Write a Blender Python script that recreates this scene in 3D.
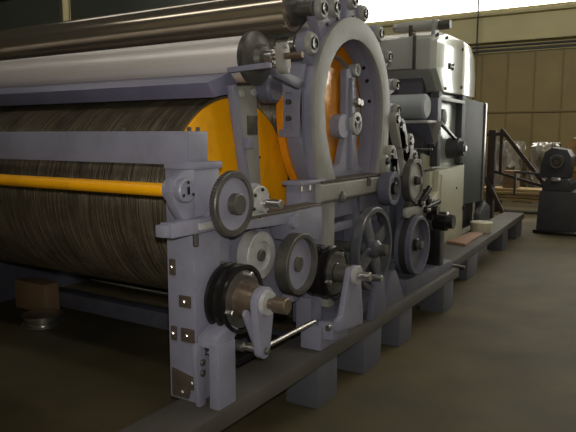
import bpy, bmesh, math, random
from mathutils import Vector, Matrix
random.seed(7)
PI = math.pi
scene = bpy.context.scene
for o in list(bpy.data.objects):
    bpy.data.objects.remove(o)
col = scene.collection

# ------------------------------------------------------------------ camera
cam_data = bpy.data.cameras.new('camera')
cam_data.sensor_width = 36.0
cam_data.lens = 36.0 * 617.0 / 576.0
cam = bpy.data.objects.new('camera', cam_data)
col.objects.link(cam)
cam.location = (0, 0, 1.6)
cam.rotation_euler = (math.radians(90 - 7.5), 0, math.radians(32.0))
scene.camera = cam

# ------------------------------------------------------------------ light
scene.view_settings.view_transform = 'Standard'
scene.view_settings.look = 'None'
scene.view_settings.exposure = 0.0
scene.view_settings.gamma = 1.0
scene.view_settings.use_curve_mapping = False
world = bpy.data.worlds.new('World')
scene.world = world
world.use_nodes = True
world.node_tree.nodes['Background'].inputs[0].default_value = (0.80, 0.88, 1.0, 1)
world.node_tree.nodes['Background'].inputs[1].default_value = 0.6


def lamp(name, kind, loc, energy, color, size=1.0, size_y=None, rot=(0, 0, 0)):
    d = bpy.data.lights.new(name, kind)
    d.energy = energy
    d.color = color
    if kind == 'AREA':
        d.shape = 'RECTANGLE'
        d.size = size
        d.size_y = size_y or size
    else:
        d.shadow_soft_size = size
    o = bpy.data.objects.new(name, d)
    col.objects.link(o)
    o.location = loc
    o.rotation_euler = rot
    return o


# the camera's own flash, aimed where the camera looks
fl = lamp('camera_flash', 'SPOT', (0.06, -0.05, 1.72), 205, (1.0, 0.95, 0.88), 0.03, rot=(math.radians(85), 0, math.radians(31)))
fl.data.spot_size = math.radians(78)
fl.data.spot_blend = 1.0
# added overhead fill, standing in for roof lights that are not seen
lamp('overhead_fill_front', 'AREA', (-3.0, -1.6, 6.9), 70, (1.0, 0.95, 0.84), 14, 1.0)
lamp('overhead_fill_middle', 'AREA', (3.0, 5.4, 6.9), 130, (1.0, 0.93, 0.80), 8, 0.8)
lamp('overhead_fill_back', 'AREA', (-3.0, 13.5, 6.9), 420, (1.0, 0.93, 0.78), 16, 1.2)


# ------------------------------------------------------------------ materials
def mat(name, color, rough=0.5, metal=0.0, var=0.12, scale=6.0, bump=0.0, bscale=40.0,
        stretch=(1, 1, 1), dirt=None, dirt_amt=0.5, dirt_scale=3.0, coat=0.0, spec=0.5):
    m = bpy.data.materials.new(name)
    m.use_nodes = True
    nt = m.node_tree
    b = nt.nodes['Principled BSDF']
    b.inputs['Roughness'].default_value = rough
    b.inputs['Metallic'].default_value = metal
    b.inputs['Specular IOR Level'].default_value = spec
    b.inputs['Coat Weight'].default_value = coat
    tc = nt.nodes.new('ShaderNodeTexCoord')
    mp = nt.nodes.new('ShaderNodeMapping')
    mp.inputs['Scale'].default_value = stretch
    nt.links.new(tc.outputs['Object'], mp.inputs['Vector'])
    n = nt.nodes.new('ShaderNodeTexNoise')
    n.inputs['Scale'].default_value = scale
    n.inputs['Detail'].default_value = 6
    nt.links.new(mp.outputs['Vector'], n.inputs['Vector'])
    r = nt.nodes.new('ShaderNodeValToRGB')
    r.color_ramp.elements[0].position = 0.3
    r.color_ramp.elements[1].position = 0.7
    r.color_ramp.elements[0].color = (*[c * (1 - var) for c in color], 1)
    r.color_ramp.elements[1].color = (*[min(1, c * (1 + var)) for c in color], 1)
    nt.links.new(n.outputs['Fac'], r.inputs['Fac'])
    out = r.outputs['Color']
    if dirt:
        n2 = nt.nodes.new('ShaderNodeTexNoise')
        n2.inputs['Scale'].default_value = dirt_scale
        n2.inputs['Detail'].default_value = 8
        n2.inputs['Roughness'].default_value = 0.65
        nt.links.new(tc.outputs['Object'], n2.inputs['Vector'])
        r2 = nt.nodes.new('ShaderNodeValToRGB')
        r2.color_ramp.elements[0].position = 0.48
        r2.color_ramp.elements[1].position = 0.72
        r2.color_ramp.elements[0].color = (0, 0, 0, 1)
        r2.color_ramp.elements[1].color = (dirt_amt,) * 3 + (1,)
        nt.links.new(n2.outputs['Fac'], r2.inputs['Fac'])
        mx = nt.nodes.new('ShaderNodeMixRGB')
        mx.inputs['Color2'].default_value = (*dirt, 1)
        nt.links.new(r2.outputs['Color'], mx.inputs['Fac'])
        nt.links.new(out, mx.inputs['Color1'])
        out = mx.outputs['Color']
    nt.links.new(out, b.inputs['Base Color'])
    if bump:
        n3 = nt.nodes.new('ShaderNodeTexNoise')
        n3.inputs['Scale'].default_value = bscale
        n3.inputs['Detail'].default_value = 4
        nt.links.new(mp.outputs['Vector'], n3.inputs['Vector'])
        bp = nt.nodes.new('ShaderNodeBump')
        bp.inputs['Strength'].default_value = bump
        bp.inputs['Distance'].default_value = 0.01
        nt.links.new(n3.outputs['Fac'], bp.inputs['Height'])
        nt.links.new(bp.outputs['Normal'], b.inputs['Normal'])
    return m


def glow(name, color, strength):
    m = bpy.data.materials.new(name)
    m.use_nodes = True
    b = m.node_tree.nodes['Principled BSDF']
    b.inputs['Base Color'].default_value = (*color, 1)
    b.inputs['Emission Color'].default_value = (*color, 1)
    b.inputs['Emission Strength'].default_value = strength
    return m


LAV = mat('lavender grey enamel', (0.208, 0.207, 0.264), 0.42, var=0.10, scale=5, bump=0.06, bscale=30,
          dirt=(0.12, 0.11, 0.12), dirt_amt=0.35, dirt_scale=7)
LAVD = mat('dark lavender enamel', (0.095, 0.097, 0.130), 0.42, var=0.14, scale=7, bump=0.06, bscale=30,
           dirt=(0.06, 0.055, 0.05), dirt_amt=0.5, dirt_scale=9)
GRY = mat('grey enamel with window tint', (0.27, 0.265, 0.235), 0.45, var=0.08, scale=4, bump=0.05, bscale=25,
          dirt=(0.15, 0.14, 0.11), dirt_amt=0.35, dirt_scale=6)  # green cast of the yellowish window light mixed into this grey
LGR = mat('pale grey cast metal', (0.40, 0.40, 0.39), 0.4, 0.2, var=0.15, scale=9, dirt=(0.14, 0.13, 0.12), dirt_amt=0.5,
          dirt_scale=14)
DGR = mat('worn dark grey iron', (0.105, 0.10, 0.088), 0.42, 0.55, var=0.2, scale=10, bump=0.1)
BLK = mat('black oiled iron', (0.045, 0.043, 0.04), 0.24, 0.75, var=0.2, scale=12)
RUB = mat('black rubber', (0.016, 0.016, 0.016), 0.6, var=0.1)
BRN = mat('brown oxidised plate', (0.085, 0.066, 0.05), 0.55, 0.3, var=0.25, scale=15)
YEL = mat('golden yellow enamel', (0.95, 0.43, 0.004), 0.38, var=0.06, scale=3, dirt=(0.45, 0.20, 0.01), dirt_amt=0.4,
          dirt_scale=5)
ORG = mat('orange enamel', (0.72, 0.25, 0.008), 0.34, var=0.10, scale=4, dirt=(0.30, 0.10, 0.01), dirt_amt=0.5)
FOIL = mat('crinkled orange film', (0.70, 0.27, 0.01), 0.16, 0.1, var=0.15, scale=9, bump=1.0, bscale=11, coat=0.6)
SIL = mat('ground steel roller', (0.92, 0.86, 0.82), 0.38, 0.45, var=0.05, scale=3, stretch=(0.6, 20, 20),
          bump=0.03, bscale=30)
CHR = mat('polished steel roller', (0.68, 0.59, 0.47), 0.15, 0.86, var=0.05, scale=3, stretch=(0.5, 12, 12))
STL = mat('bright machined steel', (0.55, 0.53, 0.50), 0.28, 0.95, var=0.12, scale=14)
BRS = mat('bronze', (0.19, 0.145, 0.105), 0.36, 0.7, var=0.2, scale=16)
WIRE = mat('wire clothed drum', (0.175, 0.145, 0.098), 0.27, 0.4, var=0.7, scale=2.6, stretch=(34, 0.7, 0.7),
           bump=1.0, bscale=5.0, dirt=(0.04, 0.033, 0.024), dirt_amt=0.75, dirt_scale=3.2)
WIRE.node_tree.nodes['Principled BSDF'].inputs['Anisotropic'].default_value = 0.4
RAIL = mat('grey brown painted rail', (0.062, 0.055, 0.046), 0.65, var=0.14, scale=4, dirt=(0.06, 0.05, 0.04), dirt_amt=0.5)
BLOCK = mat('slate grey painted steel', (0.085, 0.088, 0.105), 0.5, var=0.12, scale=4, dirt=(0.05, 0.045, 0.04), dirt_amt=0.4)
CREAM = mat('cream cabinet enamel', (0.42, 0.42, 0.30), 0.45, var=0.05, scale=3)
WHT = mat('pale green white enamel', (0.74, 0.77, 0.70), 0.2, 0.15, var=0.05, scale=4, bump=0.08, bscale=3, coat=0.5)
HOOD = mat('light grey hood enamel', (0.40, 0.40, 0.37), 0.4, var=0.05, scale=3)
STN = mat('dull stainless sheet', (0.52, 0.56, 0.53), 0.3, 0.4, var=0.12, scale=3, bump=0.06, bscale=6)
DKG = mat('dark grey machine enamel', (0.045, 0.047, 0.052), 0.5, var=0.15, scale=6)
DGN = mat('dark green grey panel', (0.050, 0.058, 0.055), 0.55, 0.0, var=0.12, scale=3, bump=0.05, bscale=3)
BLU = mat('pale blue grey roll', (0.36, 0.39, 0.40), 0.55, 0.0, var=0.06, scale=4)
RUST = mat('rust brown steel', (0.045, 0.028, 0.019), 0.65, var=0.25, scale=9)
WOOD = mat('pale pine planks', (0.36, 0.26, 0.12), 0.7, var=0.22, scale=4, stretch=(1, 14, 14))
BOARD = mat('reddish wooden board', (0.30, 0.17, 0.11), 0.65, var=0.2, scale=4, stretch=(12, 1, 12))
CARD = mat('brown cardboard', (0.22, 0.14, 0.075), 0.8, var=0.1)
FILM = mat('clouded plastic wrap', (0.22, 0.20, 0.16), 0.14, 0.0, var=0.3, scale=5, bump=1.0, bscale=9, coat=0.8)
FILMO = mat('amber plastic wrap', (0.20, 0.12, 0.05), 0.12, 0.1, var=0.3, scale=5, bump=1.0, bscale=8, coat=0.8)
FLOOR = mat('stained concrete floor', (0.076, 0.060, 0.029), 0.66, var=0.34, scale=1.6, bump=0.1, bscale=14,
            dirt=(0.050, 0.050, 0.034), dirt_amt=0.9, dirt_scale=1.1, spec=0.25)
WALL = mat('buff painted wall', (0.46, 0.40, 0.22), 0.8, var=0.06, scale=0.7, dirt=(0.30, 0.25, 0.13), dirt_amt=0.5, dirt_scale=0.8)
DOORM = mat('tan door sheet', (0.25, 0.195, 0.085), 0.6, var=0.08, scale=0.8, dirt=(0.17, 0.13, 0.06), dirt_amt=0.6, dirt_scale=1.0)
DOORB = mat('dark tan door batten', (0.19, 0.148, 0.062), 0.6, var=0.08, scale=1)
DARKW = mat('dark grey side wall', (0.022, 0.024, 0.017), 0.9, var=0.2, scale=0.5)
CEIL = mat('dark roof sheet', (0.10, 0.10, 0.07), 0.9, var=0.1, scale=0.5)
BEAMW = mat('cream crane beam', (0.66, 0.60, 0.36), 0.6, var=0.06, scale=1)
LITW = glow('daylit window glass', (1.0, 1.0, 0.94), 6.0)
ROOFGLOW = glow('added roof strip glow', (1.0, 0.97, 0.90), 1.6)


# ------------------------------------------------------------------ mesh helpers
class MB:
    def __init__(s):
        s.bm = bmesh.new()

    def _merge(s, bm2, bev, seg=2):
        if bev:
            ed = [e for e in bm2.edges if len(e.link_faces) == 2 and e.calc_face_angle(0) > 0.5]
            bmesh.ops.bevel(bm2, geom=ed, offset=bev, segments=seg, profile=0.6, affect='EDGES', clamp_overlap=True)
        me = bpy.data.meshes.new('tmp')
        bm2.to_mesh(me)
        bm2.free()
        s.bm.from_mesh(me)
        bpy.data.meshes.remove(me)

    def box(s, x0, x1, y0, y1, z0, z1, bev=0.006):
        b = bmesh.new()
        bmesh.ops.create_cube(b, size=1)
        for v in b.verts:
            v.co = Vector(((x0 + x1) / 2 + v.co.x * (x1 - x0), (y0 + y1) / 2 + v.co.y * (y1 - y0),
                           (z0 + z1) / 2 + v.co.z * (z1 - z0)))
        s._merge(b, bev)
        return s

    @staticmethod
    def _p(axis, a, p):
        if axis == 'x':
            return Vector((a, p[0], p[1]))
        if axis == 'y':
            return Vector((p[0], a, p[1]))
        return Vector((p[0], p[1], a))

    def prism(s, pts, axis, a0, a1, bev=0.005):
        b = bmesh.new()
        v0 = [b.verts.new(s._p(axis, a0, p)) for p in pts]
        v1 = [b.verts.new(s._p(axis, a1, p)) for p in pts]
        b.faces.new(v0)
        b.faces.new(v1)
        n = len(pts)
        for i in range(n):
            b.faces.new((v0[i], v0[(i + 1) % n], v1[(i + 1) % n], v1[i]))
        bmesh.ops.recalc_face_normals(b, faces=b.faces)
        s._merge(b, bev)
        return s

    def ringprism(s, outer, inner, axis, a0, a1, bev=0.004, closed=True):
        b = bmesh.new()
        n = len(outer)
        L = []
        for a in (a0, a1):
            L.append(([b.verts.new(s._p(axis, a, p)) for p in outer], [b.verts.new(s._p(axis, a, p)) for p in inner]))
        (o0, i0), (o1, i1) = L
        for k in range(n if closed else n - 1):
            j = (k + 1) % n
            b.faces.new((o0[k], o0[j], i0[j], i0[k]))
            b.faces.new((o1[k], i1[k], i1[j], o1[j]))
            b.faces.new((o0[k], o1[k], o1[j], o0[j]))
            b.faces.new((i0[k], i0[j], i1[j], i1[k]))
        if not closed:
            for k in (0, n - 1):
                b.faces.new((o0[k], i0[k], i1[k], o1[k]))
        bmesh.ops.recalc_face_normals(b, faces=b.faces)
        s._merge(b, bev)
        return s

    def lathe(s, axis, c, prof, seg=48, closed=False):
        """profile of (position along axis, radius) turned about the axis through c"""
        b = bmesh.new()
        rings = []
        for a, r in prof:
            if r < 1e-6:
                rings.append([b.verts.new(s._p(axis, a, c))])
            else:
                rings.append([b.verts.new(s._p(axis, a, (c[0] + r * math.cos(2 * PI * k / seg),
                                                         c[1] + r * math.sin(2 * PI * k / seg)))) for k in range(seg)])
        pairs = list(zip(rings, rings[1:]))
        if closed:
            pairs.append((rings[-1], rings[0]))
        for r0, r1 in pairs:
            for k in range(seg):
                j = (k + 1) % seg
                if len(r0) == 1 and len(r1) == 1:
                    continue
                if len(r0) == 1:
                    b.faces.new((r0[0], r1[j], r1[k]))
                elif len(r1) == 1:
                    b.faces.new((r0[k], r0[j], r1[0]))
                else:
                    b.faces.new((r0[k], r0[j], r1[j], r1[k]))
        bmesh.ops.recalc_face_normals(b, faces=b.faces)
        s._merge(b, 0)
        return s

    def cyl(s, axis, c, r, a0, a1, seg=32, ch=0.003):
        ch = min(ch, r * 0.3, abs(a1 - a0) * 0.3)
        lo, hi = min(a0, a1), max(a0, a1)
        return s.lathe(axis, c, [(lo, 0), (lo, r - ch), (lo + ch, r), (hi - ch, r), (hi, r - ch), (hi, 0)], seg)

    def tube(s, pts, r, seg=10):
        pts = [Vector(p) for p in pts]
        b = bmesh.new()
        rings = []
        up = Vector((0.13, 0.31, 0.94))
        for i, p in enumerate(pts):
            d = (pts[min(i + 1, len(pts) - 1)] - pts[max(i - 1, 0)]).normalized()
            u = d.cross(up)
            if u.length < 0.05:
                u = d.cross(Vector((1, 0, 0)))
            u.normalize()
            w = d.cross(u)
            rings.append([b.verts.new(p + r * (u * math.cos(2 * PI * k / seg) + w * math.sin(2 * PI * k / seg))) for k in range(seg)])
        for r0, r1 in zip(rings, rings[1:]):
            for k in range(seg):
                j = (k + 1) % seg
                b.faces.new((r0[k], r0[j], r1[j], r1[k]))
        b.faces.new(rings[0])
        b.faces.new(rings[-1])
        bmesh.ops.recalc_face_normals(b, faces=b.faces)
        s._merge(b, 0)
        return s

    def bar(s, p0, p1, w, h, bev=0.003):
        """rectangular bar between two points"""
        p0, p1 = Vector(p0), Vector(p1)
        d = (p1 - p0)
        L = d.length
        b = bmesh.new()
        bmesh.ops.create_cube(b, size=1)
        q = d.to_track_quat('Z', 'Y').to_matrix().to_4x4()
        M = Matrix.Translation((p0 + p1) / 2) @ q @ Matrix.Diagonal((w, h, L, 1))
        bmesh.ops.transform(b, matrix=M, verts=b.verts)
        s._merge(b, bev)
        return s

    def build(s, name, material, parent=None, origin=None):
        """link as one mesh object; the shape is given in world space, origin is where its pivot goes"""
        if origin is None:
            xs = [v.co for v in s.bm.verts]
            origin = sum(xs, Vector()) / len(xs)
        origin = Vector(origin)
        for v in s.bm.verts:
            v.co -= origin
        me = bpy.data.meshes.new(name)
        s.bm.to_mesh(me)
        s.bm.free()
        me.materials.append(material)
        me.shade_smooth()
        me.set_sharp_from_angle(angle=math.radians(32))
        o = bpy.data.objects.new(name, me)
        col.objects.link(o)
        po = Vector((0, 0, 0))
        if parent is not None:
            o.parent = parent
            po = Vector(parent['_w'])
        o.location = origin - po
        o['_w'] = tuple(origin)
        return o


def thing(name, label, cat, loc, group=None):
    o = bpy.data.objects.new(name, None)
    o.empty_display_size = 0.1
    col.objects.link(o)
    o.location = loc
    o['_w'] = tuple(loc)
    o['label'] = label
    o['category'] = cat
    if group:
        o['group'] = group
    return o


def tag(o, label, cat, group=None):
    o['label'] = label
    o['category'] = cat
    if group:
        o['group'] = group
    return o


def struct(name, mb, m, parent=None, origin=(0, 0, 0)):
    o = mb.build(name, m, parent, origin)
    if parent is None:
        o['kind'] = 'structure'
    return o


def arc(c, r, a0, a1, n):
    return [(c[0] + r * math.cos(math.radians(a0 + (a1 - a0) * i / (n - 1))),
             c[1] + r * math.sin(math.radians(a0 + (a1 - a0) * i / (n - 1)))) for i in range(n)]


def rounded_link(y0, z0, r0, y1, z1, r1, n=8):
    """outline of a flat lever with round ends"""
    a = math.degrees(math.atan2(z1 - z0, y1 - y0))
    return arc((y0, z0), r0, a + 90, a + 270, n) + arc((y1, z1), r1, a - 90, a + 90, n)


# ------------------------------------------------------------------ the hall
struct('floor', MB().box(-16, 12, -9, 20.4, -0.12, 0, 0), FLOOR)
struct('ceiling', MB().box(-16, 12, -9, 20.4, 7.1, 7.3, 0), CEIL)
wl = MB()
wl.box(-16, 1.3, 20, 20.3, 0, 5.42, 0)
wl.box(4.3, 12, 20, 20.3, 0, 5.42, 0)
wl.box(1.3, 4.3, 20, 20.3, 0, 1.2, 0)
wl.box(1.3, 4.3, 20, 20.3, 5.0, 5.42, 0)
wl.box(-16, 12, 20, 20.3, 6.7, 7.1, 0)
struct('wall_back', wl, WALL)
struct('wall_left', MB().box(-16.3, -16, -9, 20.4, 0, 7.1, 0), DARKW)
struct('wall_right', MB().box(12, 12.3, -9, 20.4, 0, 7.1, 0), WALL)
struct('wall_front', MB().box(-16, 12, -9.3, -9, 0, 7.1, 0), WALL)
w1 = struct('window_1', MB().box(-16, 12, 20.1, 20.14, 5.42, 6.7, 0), LITW)
w5 = struct('window_5', MB().box(1.3, 4.3, 20.1, 20.14, 1.2, 5.0, 0), LITW)  # unseen window, placed for the streak it reflects in the feeder's side panel
MB().box(1.2, 4.4, 19.95, 20.05, 1.1, 1.2, 0.004).box(1.2, 1.3, 19.95, 20.05, 1.2, 5.0, 0.004).box(4.3, 4.4, 19.95, 20.05, 1.2, 5.0, 0.004).build('window_frame', BEAMW, w5)
fr = MB().box(-16, 12, 20.02, 20.1, 6.64, 6.7, 0.004)
fr.build('window_frame', BEAMW, w1)
for k, (y, w) in enumerate(((-1.6, 1.0), (5.4, 0.8), (13.5, 1.2))):
    struct('window_%d' % (k + 2), MB().box(-10, 5, y - w / 2, y + w / 2, 7.04, 7.09, 0), ROOFGLOW)  # unseen glowing strips, added to draw long highlights on the rollers
# crane beam and ledge along the back wall
struct('trim_1', MB().box(-16, 12, 19.72, 20, 5.2, 5.3, 0.01), BEAMW)
struct('trim_2', MB().box(-16, 1.25, 19.84, 20, 4.42, 5.2, 0.01), BEAMW)
# sliding door of sheet panels
d1 = struct('door_1', MB().box(-5.47, 1.1, 19.9, 19.98, 0.0, 4.08, 0.01), DOORM)
bt = MB()
for i in range(9):
    x = -5.3 + i * 0.78
    bt.box(x - 0.022, x + 0.022, 19.875, 19.9, 0.05, 4.05, 0.004)
bt.build('batten', DOORB, d1)
MB().box(-5.47, 1.1, 19.865, 19.9, 2.27, 2.33, 0.004).build('door_rail', DOORB, d1)
MB().box(-5.56, -5.47, 19.86, 20.0, 0, 4.12, 0.004).build('door_frame', DOORB, d1)
struct('trim_3', MB().box(-6.0, 1.2, 19.78, 19.86, 4.12, 4.17, 0.01), DKG)
for z, nm in ((4.27, 'upper dark pipe running along the buff wall above the tan door'),):
    p = MB().cyl('x', (19.80, z), 0.035, -5.6, 1.2, 12).build('wall_pipe', DKG)
    tag(p, nm, 'pipe')
cd = MB().tube([(-5.42, 19.66, 7.05), (-5.42, 19.66, 4.1)], 0.025, 8).build('conduit', DKG)
tag(cd, 'thin vertical cable conduit hanging down the window over the buff beam', 'conduit')
# dark left part of the hall: columns and a roof truss
for k, (x, y) in enumerate(((-12.45, 10.0),)):
    st = MB().box(x - 0.03, x + 0.03, y - 0.10, y + 0.10, 0, 7.1, 0.004)
    st.box(x - 0.05, x + 0.05, y - 0.11, y - 0.09, 0, 7.1, 0.003)
    st.box(x - 0.05, x + 0.05, y + 0.09, y + 0.11, 0, 7.1, 0.003)
    struct('trim_%d' % (4 + k), st, WALL)
ts = MB()
ts.bar((-16, 9.8, 6.3), (-2, 9.8, 6.3), 0.14, 0.16)
ts.bar((-16, 9.8, 5.0), (-2, 9.8, 5.0), 0.14, 0.16)
for i in range(10):
    ts.bar((-15.6 + i * 1.36, 9.8, 5.0 if i % 2 else 6.3), (-15.6 + (i + 1) * 1.36, 9.8, 6.3 if i % 2 else 5.0), 0.08, 0.08)
struct('trim_6', ts, DARKW)

# ------------------------------------------------------------------ rails and blocks under the machine
RT = 0.355
nr = MB().box(-1.92, -1.66, 0.9, 5.72, RT - 0.09, RT, 0.006).build('support_rail', RAIL)
tag(nr, 'long grey brown steel rail under the near side of the carding machine', 'rail')
fr_ = MB().prism([(-2.16, 5.74), (-1.78, 5.74), (-1.99, 10.35), (-2.30, 10.35)], 'z', RT - 0.09, RT, 0.006).build('support_rail', RAIL)
tag(fr_, 'farther flat rail with a pale end running past the cream cabinet', 'rail')
NB = ['nearest grey block under the rail, below the black grooved pulleys',
      'second grey block from the front under the rail, below the spoked wheel',
      'third grey block from the front under the near rail',
      'grey block under the far end of the near rail',
      'grey block under the start of the far rail, beside the lying rod',
      'grey block under the middle of the far rail',
      'last grey block, under the pale end of the far rail']
spots = [(-1.895, -1.675, 3.01, 3.255), (-1.895, -1.675, 3.64, 3.93), (-1.895, -1.675, 4.27, 4.53), (-1.895, -1.675, 5.32, 5.6),
         (-2.10, -1.86, 6.72, 7.12), (-2.16, -1.95, 8.75, 9.05), (-2.26, -2.00, 9.85, 10.25)]
for (a, b, c, d), lb in zip(spots, NB):
    o = MB().box(a, b, c, d, 0, RT - 0.09, 0.006).build('support_block', BLOCK)
    tag(o, lb, 'support block', 'grey blocks carrying the rails')

# ------------------------------------------------------------------ the carding machine
M = thing('carding_machine', 'large lavender grey carding machine with steel rollers, yellow discs and belt pulleys',
          'machine', (-2.6, 3.4, 0.0))
XF = -5.4                        # far side of the machine


def part(name, mb, m, parent=M, origin=None, label=None):
    o = mb.build(name, m, parent, origin)
    if label:
        o['label'] = label
    return o


def bolts(parent, pts, x, r=0.011, name='bolt', m=None, h=0.012):
    for y, z in pts:
        part(name, MB().cyl('x', (y, z), r, x, x + h, 6, 0.002), m or STL, parent)


# doffer drum with its yellow end disc
DC = (2.967, 1.2215)
dr = part('doffer_drum', MB().lathe('x', DC, [(XF, 0.0), (XF, 0.606), (-2.235, 0.606), (-2.235, 0.0)], 128), WIRE,
          label='dark brown wire clothed drum')
dd = part('end_disc', MB().lathe('x', DC, [(-2.234, 0.0), (-2.234, 0.592), (-2.224, 0.592), (-2.220, 0.588), (-2.217, 0.57), (-2.208, 0.45),
                                        (-2.205, 0.0)], 96), YEL, dr, label='golden yellow end disc')
part('disc_bolt', MB().cyl('x', (3.19, 1.46), 0.010, -2.22, -2.198, 8), BLK, dd)
# ragged wire edge of the drum clothing just left of the post
# main cylinder
CC = (3.92, 1.74)
mc = part('main_cylinder', MB().cyl('x', CC, 0.43, XF, -2.14, 96), WIRE, label='brown wire clothed main cylinder')
part('end_disc', MB().lathe('x', CC, [(-2.135, 0.0), (-2.135, 0.642), (-2.13, 0.649), (-2.09, 0.649), (-2.085, 0.642), (-2.085, 0.58),
                                      (-2.11, 0.54), (-2.11, 0.0)], 96), ORG, mc, label='orange end disc')

# ring: arch shaped casting around the main cylinder end
n = 60
outer, inner = [], []
RC = (3.92, 1.79)
for i in range(n + 1):
    a = math.radians(180 - 180 * i / n)
    outer.append((RC[0] + 0.585 * math.cos(a), RC[1] + 0.590 * math.sin(a)))
    inner.append((RC[0] + 0.462 * math.cos(a), RC[1] + 0.458 * math.sin(a)))
outer = [(3.40, 1.30), (3.365, 1.46), (3.342, 1.62)] + outer + [(4.495, 1.62), (4.475, 1.46), (4.45, 1.30)]
inner = [(3.62, 1.30), (3.535, 1.46), (3.475, 1.62)] + inner + [(4.375, 1.62), (4.35, 1.46), (4.30, 1.30)]
rg = part('ring_frame', MB().ringprism(outer, inner, 'x', -1.97, -1.915, 0.004, closed=False), LAV, origin=(-2.0, *CC))
po_, pi_ = [], []
zb = math.degrees(math.asin(0.44 / 0.63))
for i in range(n + 1):
    a = math.radians(180 + zb - (180 + 2 * zb) * i / n)
    po_.append((CC[0] + 0.63 * math.cos(a), CC[1] + 0.63 * math.sin(a)))
    k = inner[min(len(inner) - 1, round(i * (len(inner) - 1) / n))]
    pi_.append(k)
part('ring_back', MB().ringprism(po_, pi_, 'x', -2.08, -1.97, 0.004, closed=False), LAV, rg)
fo = [(y + (0.004 if y > CC[0] else -0.004), z + (0.004 if z > 1.31 else 0)) for y, z in outer]
fi = [(CC[0] + (y - CC[0]) * 0.985, RC[1] + (z - RC[1]) * 0.985 if z > 1.31 else z) for y, z in inner]
part('ring_face', MB().ringprism(fo, fi, 'x', -1.915, -1.89, 0.004, closed=False), GRY, rg, label='grey green ring face')
# bolts inside the opening, on the inner wall of the ring
for a in (42, 28, 8):
    ca, sa = math.cos(math.radians(a)), math.sin(math.radians(a))
    p = Vector((-2.0, RC[0] + 0.462 * ca, RC[1] + 0.458 * sa))
    part('bolt', MB().tube([p, p - Vector((0, ca, sa)) * 0.016], 0.014, 6), BLK, rg)
# film covered guard inside the opening
gp = [(3.70, 1.33)] + [(CC[0] + 0.42 * math.cos(math.radians(a)), CC[1] + 0.42 * math.sin(math.radians(a))) for a in range(205, 110, -8)] + \
     [(3.98, 2.02), (4.02, 1.70), (3.98, 1.50), (3.86, 1.33)]
part('guard', MB().prism(gp, 'x', -2.075, -2.045, 0.012), FOIL, rg, label='crinkled orange guard')
part('inner_collar', MB().lathe('x', (3.92, 1.74), [(-2.10, 0.40), (-2.10, 0.412), (-2.06, 0.412), (-2.06, 0.40)], 64, closed=True), GRY, rg)
# bearing pedestal in the opening
pd = part('bearing_pedestal', MB().prism([(3.74, 1.30), (4.25, 1.30), (4.25, 1.345), (4.17, 1.37), (4.11, 1.60), (4.10, 2.03), (4.08, 2.06), (3.96, 2.06),
                                     (3.945, 2.03), (3.945, 1.60), (3.86, 1.40), (3.74, 1.36)], 'x', -2.035, -1.985, 0.006), LAV)
part('pedestal_rib', MB().box(-1.99, -1.965, 4.0, 4.03, 1.36, 2.0, 0.005), LAV, pd)
part('eye_lug', MB().lathe('x', (4.09, 2.06), [(-2.02, 0.022), (-2.02, 0.045), (-1.965, 0.045), (-1.965, 0.022)], 24, closed=True), LGR, pd)
part('hub_housing', MB().cyl('x', (3.90, 1.66), 0.085, -2.06, -1.975, 40), LAV, pd)
hb = part('hub_ring', MB().lathe('x', (4.07, 1.68), [(-1.985, 0.052), (-1.985, 0.082), (-1.955, 0.082), (-1.95, 0.07), (-1.95, 0.052)], 32, closed=True), LGR, pd)
part('hub_core', MB().cyl('x', (4.07, 1.68), 0.05, -1.98, -1.962, 24), BLK, pd)
sp = MB()
for k in range(3):
    a = math.radians(30 + 120 * k)
    sp.bar((-1.955, 4.07, 1.68), (-1.955, 4.07 + 0.06 * math.cos(a), 1.68 + 0.06 * math.sin(a)), 0.012, 0.014)
part('hub_spokes', sp, LGR, pd)
part('clamp_screw', MB().cyl('x', (4.05, 1.835), 0.024, -1.99, -1.93, 12), STL, pd)
part('clamp_screw', MB().cyl('x', (4.14, 1.83), 0.026, -2.03, -1.95, 12), STL, pd)
for y in (3.80, 4.21):
    part('foot_bolt', MB().cyl('z', (-2.02, y), 0.014, 1.345, 1.375, 6), STL, pd)
# bracket with a slot on the flank of the ring
sb = MB()
so = [(3.315, 1.60), (3.315, 1.88), (3.30, 1.90), (3.295, 1.60)]
slot = part('slotted_bracket', MB().ringprism([(-2.12, 1.585), (-1.97, 1.585), (-1.97, 1.92), (-2.12, 1.92)],
                                       [(-2.07, 1.64), (-2.02, 1.64), (-2.02, 1.86), (-2.07, 1.86)], 'y', 3.28, 3.315, 0.004), LAV, rg)
part('slot_bolt', MB().cyl('y', (-2.045, 1.70), 0.018, 3.265, 3.29, 6), DGR, rg)
part('slot_bolt', MB().cyl('y', (-2.045, 1.80), 0.018, 3.265, 3.29, 6), DGR, rg)
# sill below the ring
sl = part('sill_beam', MB().prism([(-1.99, 1.17), (-1.86, 1.17), (-1.84, 1.19), (-1.84, 1.285), (-1.86, 1.30), (-1.99, 1.30)], 'y', 3.33, 4.42, 0.005), GRY,
          label='grey green sill beam under the ring')
part('sill_top', MB().box(-1.99, -1.845, 3.36, 4.62, 1.299, 1.312, 0.003), BRN, sl)
part('sill_cup', MB().prism([(3.57, 1.165), (3.64, 1.165), (3.64, 1.21), (3.605, 1.235), (3.57, 1.21)], 'x', -1.84, -1.822, 0.004), DGR, sl)
part('sill_cup', MB().box(-1.84, -1.825, 4.0, 4.04, 1.24, 1.30, 0.004), DGR, sl)
cl = part('corner_column', MB().prism([(3.28, RT), (3.42, RT), (3.42, 1.17), (3.34, 1.18), (3.34, 1.30), (3.16, 1.30), (3.16, 0.62), (3.28, 0.58)], 'x', -1.99, -1.88, 0.006), LAV)
part('column_ledge', MB().box(-1.99, -1.86, 3.12, 3.42, 1.30, 1.325, 0.004), LAV, cl)
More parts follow.
